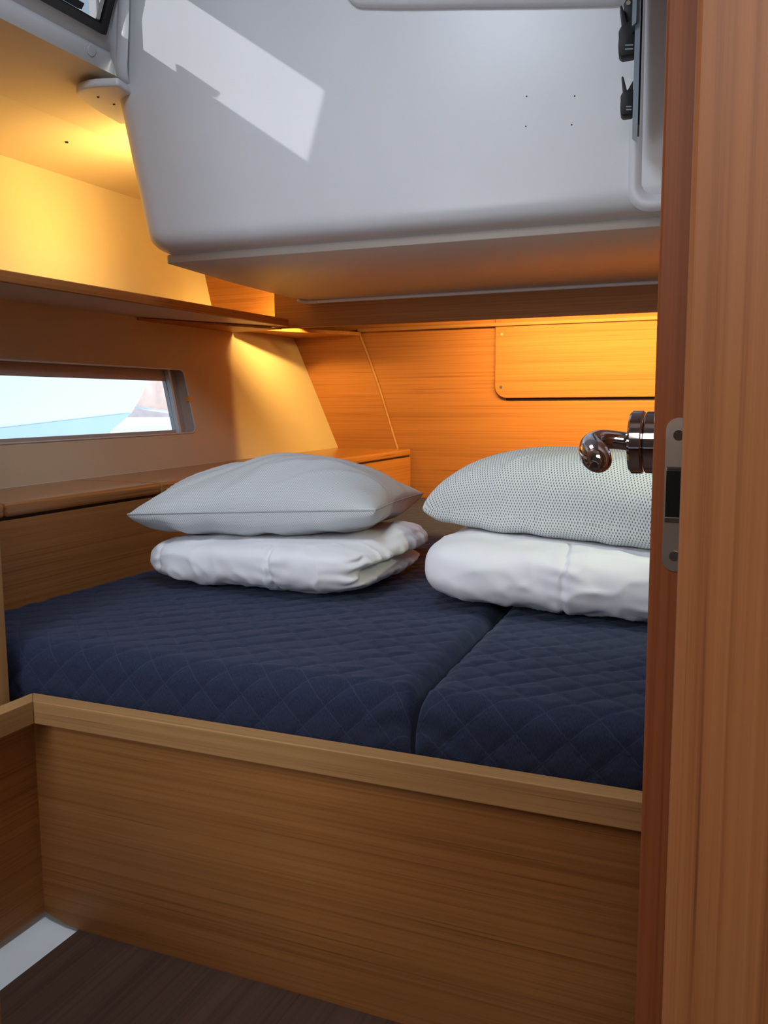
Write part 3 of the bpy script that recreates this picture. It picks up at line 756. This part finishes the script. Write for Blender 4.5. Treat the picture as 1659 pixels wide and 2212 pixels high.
# ------------------------------------------------------------------ pillows
def pillow(name, cor, zs, tt, tb, mat, label, seed, piping, zmin, wr, pw=0.55, pwb=0.4, ex=2.3):
    """cor: FL, FR, BR, BL corner points (x, y); zs: seam height at those corners"""
    n = 120; b = bmesh.new(); uvl = b.loops.layers.uv.new('UVMap')
    Wd = math.dist(cor[0], cor[1]); Dp = math.dist(cor[0], cor[3])
    def base(u, v):
        # edges bow inwards a little between the corner ears
        uu = u*(1-0.035*(1-v*v)) ; vv = v*(1-0.045*(1-u*u))
        s, t = (uu+1)/2, (vv+1)/2
        k = ((1-s)*(1-t), s*(1-t), s*t, (1-s)*t)
        x = sum(c[0]*q for c, q in zip(cor, k)); y = sum(c[1]*q for c, q in zip(cor, k)); z = sum(c*q for c, q in zip(zs, k))
        return x, y, z
    def th(u, v, q):
        a = max(0, 1-abs(u)**ex); c = max(0, 1-abs(v)**ex)
        return (a*c)**q
    grids = []
    for side_ in (1, -1):
        rows = []
        for j in range(n+1):
            row = []
            for i in range(n+1):
                # denser towards the seams
                u = math.sin((i/n-0.5)*math.pi); v = math.sin((j/n-0.5)*math.pi)
                x, y, z = base(u, v); h = th(u, v, pw if side_ == 1 else pwb)
                edge = (i in (0, n)) or (j in (0, n))
                if side_ == 1:
                    z += tt*h + wr*h*(1.3*fnoise((x*4, y*4, 0), 1, seed)) + wr*0.45*min(1, 3*h)*ridge(((x*0.75-y*0.66)*9, (x*0.66+y*0.75)*2.6, 0), seed+2) + wr*0.35*min(1, 3*h)*fnoise(((x*0.8-y*0.6)*24, (x*0.6+y*0.8)*6, 0), 1, seed+2)
                else:
                    z -= tb*h + wr*0.6*min(1, 3*h)*fnoise((x*16, y*9, 1), 1, seed+4)
                    z = max(z, zmin + 0.004*(1-h))
                if side_ == -1 and edge: row.append(grids[0][j][i])
                else: row.append(b.verts.new((x, y, z)))
            rows.append(row)
        grids.append(rows)
    for s_, rows in enumerate(grids):
        # cloth coordinates: arc length from the middle of the panel both ways
        U = [[0.0]*(n+1) for _ in range(n+1)]; V = [[0.0]*(n+1) for _ in range(n+1)]
        m_ = n//2
        for j in range(n+1):
            for i in range(m_+1, n+1): U[j][i] = U[j][i-1] + (rows[j][i].co-rows[j][i-1].co).length
            for i in range(m_-1, -1, -1): U[j][i] = U[j][i+1] - (rows[j][i].co-rows[j][i+1].co).length
        for i in range(n+1):
            for j in range(m_+1, n+1): V[j][i] = V[j-1][i] + (rows[j][i].co-rows[j-1][i].co).length
            for j in range(m_-1, -1, -1): V[j][i] = V[j+1][i] - (rows[j][i].co-rows[j+1][i].co).length
        for j in range(n):
            for i in range(n):
                ij = ((i, j), (i+1, j), (i+1, j+1), (i, j+1))
                vs = [rows[q[1]][q[0]] for q in ij]
                if s_ == 1: ij = ij[::-1]; vs = vs[::-1]
                f = b.faces.new(vs)
                for lp, (qi, qj) in zip(f.loops, ij): lp[uvl].uv = (U[qj][qi], V[qj][qi])
    front = [tuple(v.co) for v in grids[0][0]]; rightp = [tuple(r[-1].co) for r in grids[0]]; backp = [tuple(v.co) for v in grids[0][-1]]; leftp = [tuple(r[0].co) for r in grids[0]]
    o = mk(name, b, mat, None, shade=True)
    tag(o, label, 'pillow', 'pillows lying on the folded duvets')
    if piping:
        path = front + rightp[1:] + backp[::-1][1:] + leftp[::-1][1:]
        mk('piping', tube(path[::2], 0.0022, 6, False), 'piping', o, shade=True)
    return o
pillow('pillow', [(-1.545, 1.868), (-0.905, 2.055), (-0.985, 2.615), (-1.64, 2.43)], [0.830, 0.847, 0.834, 0.832], 0.130, 0.088, 'pillow_grey',
       'smooth grey fine-mesh pillow with a dark piped seam, on the left stack', 1.0, True, 0.7650, 0.020, pwb=0.30)
pillow('pillow', [(-0.83, 2.20), (-0.10, 1.93), (0.10, 2.46), (-0.64, 2.70)], [0.838, 0.838, 0.838, 0.85], 0.158, 0.060, 'pillow_pale',
       'pale pillow with larger mesh holes on the right stack beside the door', 6.0, False, 0.7905, 0.012, pw=0.33, pwb=0.26, ex=3.2)

# ------------------------------------------------------------------ door (standing open, latch edge towards the viewer) and doorway jambs
do = thing('door_1', (-0.061, 1.0, 0.02), 'open teak door seen on its reddish latch edge, with chrome lever handle', 'door', kind='structure')
DX0, DX1, DY0 = -0.0815, -0.0405, 0.75
mk('door_leaf', box(DX0, DX1, DY0, 1.27, 0.02, 1.95, 0.0025, 2), 'red_z', do)
lp_ = mk('latch_plate', prism([Vector((x, DY0-0.0002, z)) for x, z in rrect(-0.0715, -0.0505, 0.981, 1.107, 0.0100, 6)], (0, -0.0012, 0)), 'steel', do)
mk('latch_opening', box(-0.0700, -0.0545, DY0-0.0020, DY0-0.0014, 1.026, 1.064), 'hole', lp_)
mk('latch_bolt_edge', box(-0.0700, -0.0545, DY0-0.0030, DY0-0.0014, 1.0215, 1.0255, 0.0005, 1), 'chrome', lp_)
mk('latch_bolt_edge', box(-0.0700, -0.0545, DY0-0.0030, DY0-0.0014, 1.0645, 1.0675, 0.0005, 1), 'chrome', lp_)
for z in (1.093, 0.994):
    mk('screw', cyl((-0.0615, DY0-0.0014, z), (0, -1, 0), 0.0042, 0.001, 14), 'chrome', lp_)
hcy, hcz = 0.802, 1.0845
hn = mk('door_handle', cyl((DX0, hcy, hcz), (-1, 0, 0), 0.0272, 0.0115, 48, 0.001), 'chrome', do, shade=True, sharp=40)
mk('rose', cyl((DX0-0.0122, hcy, hcz), (-1, 0, 0), 0.0278, 0.0125, 48, 0.002), 'chrome', hn, shade=True, sharp=40)
x0 = DX0-0.0245
path = spline([(x0, hcy, hcz+0.001, 0.0088), (x0-0.006, hcy, hcz+0.001, 0.0080), (x0-0.016, hcy-0.001, hcz+0.002, 0.0082), (x0-0.026, hcy-0.004, hcz+0.002, 0.0088), (x0-0.0315, hcy-0.012, hcz-0.001, 0.0098),
               (x0-0.0295, hcy-0.022, hcz-0.0065, 0.0122), (x0-0.0245, hcy-0.032, hcz-0.0115, 0.0128), (x0-0.019, hcy-0.040, hcz-0.0160, 0.0100), (x0-0.0165, hcy-0.0445, hcz-0.0185, 0.0040)], 8)
mk('lever', tube([p[:3] for p in path], [max(0.001, p[3]) for p in path], 24), 'chrome', hn, shade=True)

jr = tag(mk('trim_1', box(-0.0395, 0.21, 0.50, 0.518, 0.0, 2.2, 0.003, 2), 'jamb_z'), 'broad upright teak door jamb filling the right edge of the view', 'door jamb', kind='structure')
jl = tag(mk('trim_2', box(-0.645, -0.5865, 0.50, 0.518, 0.0, 2.2, 0.003, 2), 'trim_z'), 'left door jamb, a sliver at the bottom left corner', 'door jamb', kind='structure')

# ------------------------------------------------------------------ lamps of the cabin, out of view, assumed from the light they give
WARM = (1.0, 0.60, 0.15)
def strip(name, x0, x1, y0, y1, z, energy, direction, label, sx, sy, color=WARM, loc=None):
    t = thing(name, ((x0+x1)/2, (y0+y1)/2, z), label, 'lamp', 'warm strip lamps')
    mk('housing', box(x0, x1, y0, y1, z, z+0.012, 0.002, 1), 'bead', t)
    l = light('strip_glow', 'AREA', loc or ((x0+x1)/2, (y0+y1)/2, z-0.006), energy, color, direction, sx, sy)
    return t
strip('assumed_strip_lamp', -1.30, 0.40, 3.80, 3.84, 1.625, 50.0, (0, 0.35, -1), 'assumed warm strip lamp hidden behind the valance beam over the bulkhead', 1.7, 0.03)
strip('assumed_strip_lamp', -2.12, -1.98, 3.78, 3.81, 1.600, 9.0, (-0.6, 0.75, -0.1), 'assumed short warm lamp behind the left end of the valance', 0.12, 0.03)
t = thing('assumed_strip_lamp', (-2.03, 2.83, 1.93), 'assumed warm strip lamp on the hull side of the white moulding', 'lamp', 'warm strip lamps')
mk('housing', prism([Vector((-1.985, 2.66, 1.93)), Vector((-2.02, 2.66, 1.93)), Vector((-2.02, 2.66, 1.955)), Vector((-1.985, 2.66, 1.955))], (-0.055, 0.60, 0)), 'bead', t)
light('strip_glow', 'AREA', (-2.09, 2.90, 1.945), 9.5, (1.0, 0.63, 0.19), (-0.80, -0.25, 0.5), 0.04, 0.60)
LX, LY, LZ = 0.40, 1.80, 1.46; LD = Vector((-0.60, 0.32, -0.66)).normalized()
rl = thing('assumed_reading_lamp', (0.47, LY, LZ), 'assumed white reading lamp on the inboard bulkhead above the right pillow', 'lamp')  # added out of view, assumed from the greenish light on the right pillow
mk('lamp_base', cyl((0.499, LY, LZ), (-1, 0, 0), 0.03, 0.012, 24, 0.002), 'chrome', rl, shade=True, sharp=40)
mk('lamp_arm', tube([(0.488, LY, LZ), (0.45, LY, LZ), (LX+0.02, LY, LZ)], 0.006, 10), 'chrome', rl, shade=True)
la = LD.cross(Vector((0, 0, 1))).normalized(); lb = LD.cross(la)
mk('lamp_head', loft([[Vector((LX+0.02, LY, LZ)) + LD*0.07*k + (0.016+0.016*k)*(math.cos(2*math.pi*j/20)*la + math.sin(2*math.pi*j/20)*lb) for j in range(20)] for k in (0, 0.5, 1)], True, True, False), 'bead', rl, shade=True)
light('reading_glow', 'SPOT', Vector((LX+0.02, LY, LZ)) + LD*0.075, 20.0, (0.92, 1.0, 0.66), LD, spot_size=math.radians(62), spot_blend=0.8, shadow_soft_size=0.02)

# ------------------------------------------------------------------ unseen outer shell, closed to keep the sun out of the cabin
sk = thing('wall_outer', (-1.2, 2.0, 2.72), 'unseen outer deck shell keeping the sun out of the cabin', 'deck', kind='structure')
mk('deck_plate', box(-2.02, 0.60, -2.6, YB+0.1, 2.76, 2.79), 'sheet', sk)
mk('deck_plate', box(-2.07, -2.02, -2.6, 0.55, 2.76, 2.79), 'sheet', sk)
mk('side_deck', box(-2.85, -2.05, -2.6, YB+0.1, 2.16, 2.18), 'sheet', sk)
mk('stern_plate', box(-2.85, 0.60, YB+0.1, YB+0.13, 0.0, 2.79), 'sheet', sk)
mk('inboard_plate', box(0.60, 0.63, -2.6, YB+0.13, 0.0, 2.79), 'sheet', sk)
mk('saloon_end', box(-2.85, 0.63, -2.63, -2.6, 0.0, 2.79), 'sheet', sk)
mk('bottom_plate', box(-2.85, 0.63, -2.63, YB+0.13, -0.06, -0.04), 'sheet', sk)
mk('hull_skin', box(-2.85, -2.82, -2.6, YB+0.1, 1.28, 2.16), 'sheet', sk)
mk('hull_skin', box(-2.85, -2.82, -2.6, YB+0.1, -0.04, 0.92), 'sheet', sk)
mk('hull_skin', box(-2.85, -2.82, 4.25, YB+0.1, 0.92, 1.28), 'sheet', sk)
mk('hull_skin', box(-2.85, -2.82, -2.6, 1.2, 0.92, 1.28), 'sheet', sk)
mk('coaming_plate', box(-2.07, -2.04, -2.6, 0.55, 2.16, 2.76), 'sheet', sk)
mk('coaming_plate', box(-2.07, -2.04, 2.42, YB+0.1, 2.16, 2.76), 'sheet', sk)

# ------------------------------------------------------------------ outside, seen through the hull window
nb = thing('moored_boat', (-4.9, 2.5, 0.2), 'pale blue white hull of the boat moored alongside, outside the window', 'boat')
stern = [(5.02, 0.80), (5.092, 0.937), (5.19, 0.99), (5.28, 1.067), (5.341, 1.185), (5.386, 1.305), (5.42, 1.6), (5.45, 2.75)]
loops = []
for k in range(9):
    t = k/8; lpp = []
    for y, z in stern:
        # transverse section narrows towards the keel
        half = 1.25*(1-0.28*max(0, (1.3-z)))
        lpp.append(Vector((-4.2-1.25+half - 0.10*t*0 , y - 9.0*t, z)))
    loops.append(lpp)
side_ = loft(loops, False)
b = side_
mk('hull_side', b, 'boat', nb, shade=True)
# transom and far side give the hull its body
mk('transom', loft([[Vector((-4.2-1.25+1.25*(1-0.28*max(0, (1.3-z))), y, z)) for y, z in stern], [Vector((-6.6, y-0.05, z)) for y, z in stern]], False), 'boat', nb, shade=True)
mk('boat_deck', box(-6.6, -4.2, -3.6, 5.42, 2.72, 2.75), 'boat', nb)
mk('hull_shade_band', loft([[Vector((-4.2-0.35*max(0, 1.3-z)+0.006, y, z)) for y, z in ((5.27, 1.060), (5.092, 0.937), (5.02, 0.80))], [Vector((-4.2-0.35*max(0, 1.3-z)+0.006, y, z)) for y, z in ((3.8, 0.965), (3.8, 0.937), (3.8, 0.80))], [Vector((-4.2-0.35*max(0, 1.3-z)+0.006, y, z)) for y, z in ((-3.6, 0.945), (-3.6, 0.937), (-3.6, 0.80))]], False), 'boatshade', nb)  # shading of the turned-under hull, painted as a darker strip
tag(mk('quay_wall', box(-11, -4.6, 9.0, 9.3, 1.05, 2.6), 'concrete'), 'weathered pinkish concrete quay wall beyond the moored boat', 'quay wall')
tag(mk('quay_foot', box(-11, -4.6, 8.9, 9.3, 0.965, 1.05), 'dkconcrete'), 'dark strip at the foot of the quay wall', 'quay wall')
tag(mk('pontoon', box(-11, -4.2, 5.9, 8.9, 0.80, 0.95), 'pontoon'), 'sunlit white pontoon seen through the window', 'pontoon')
rp = spline([(-4.9, 5.5, 1.17), (-5.0, 6.2, 1.10), (-5.3, 7.4, 1.02), (-5.9, 8.6, 0.99)], 6)
tag(mk('mooring_rope', tube(rp, 0.012, 8), 'rope', shade=True), 'grey mooring rope running from the boat stern to the quay', 'rope')
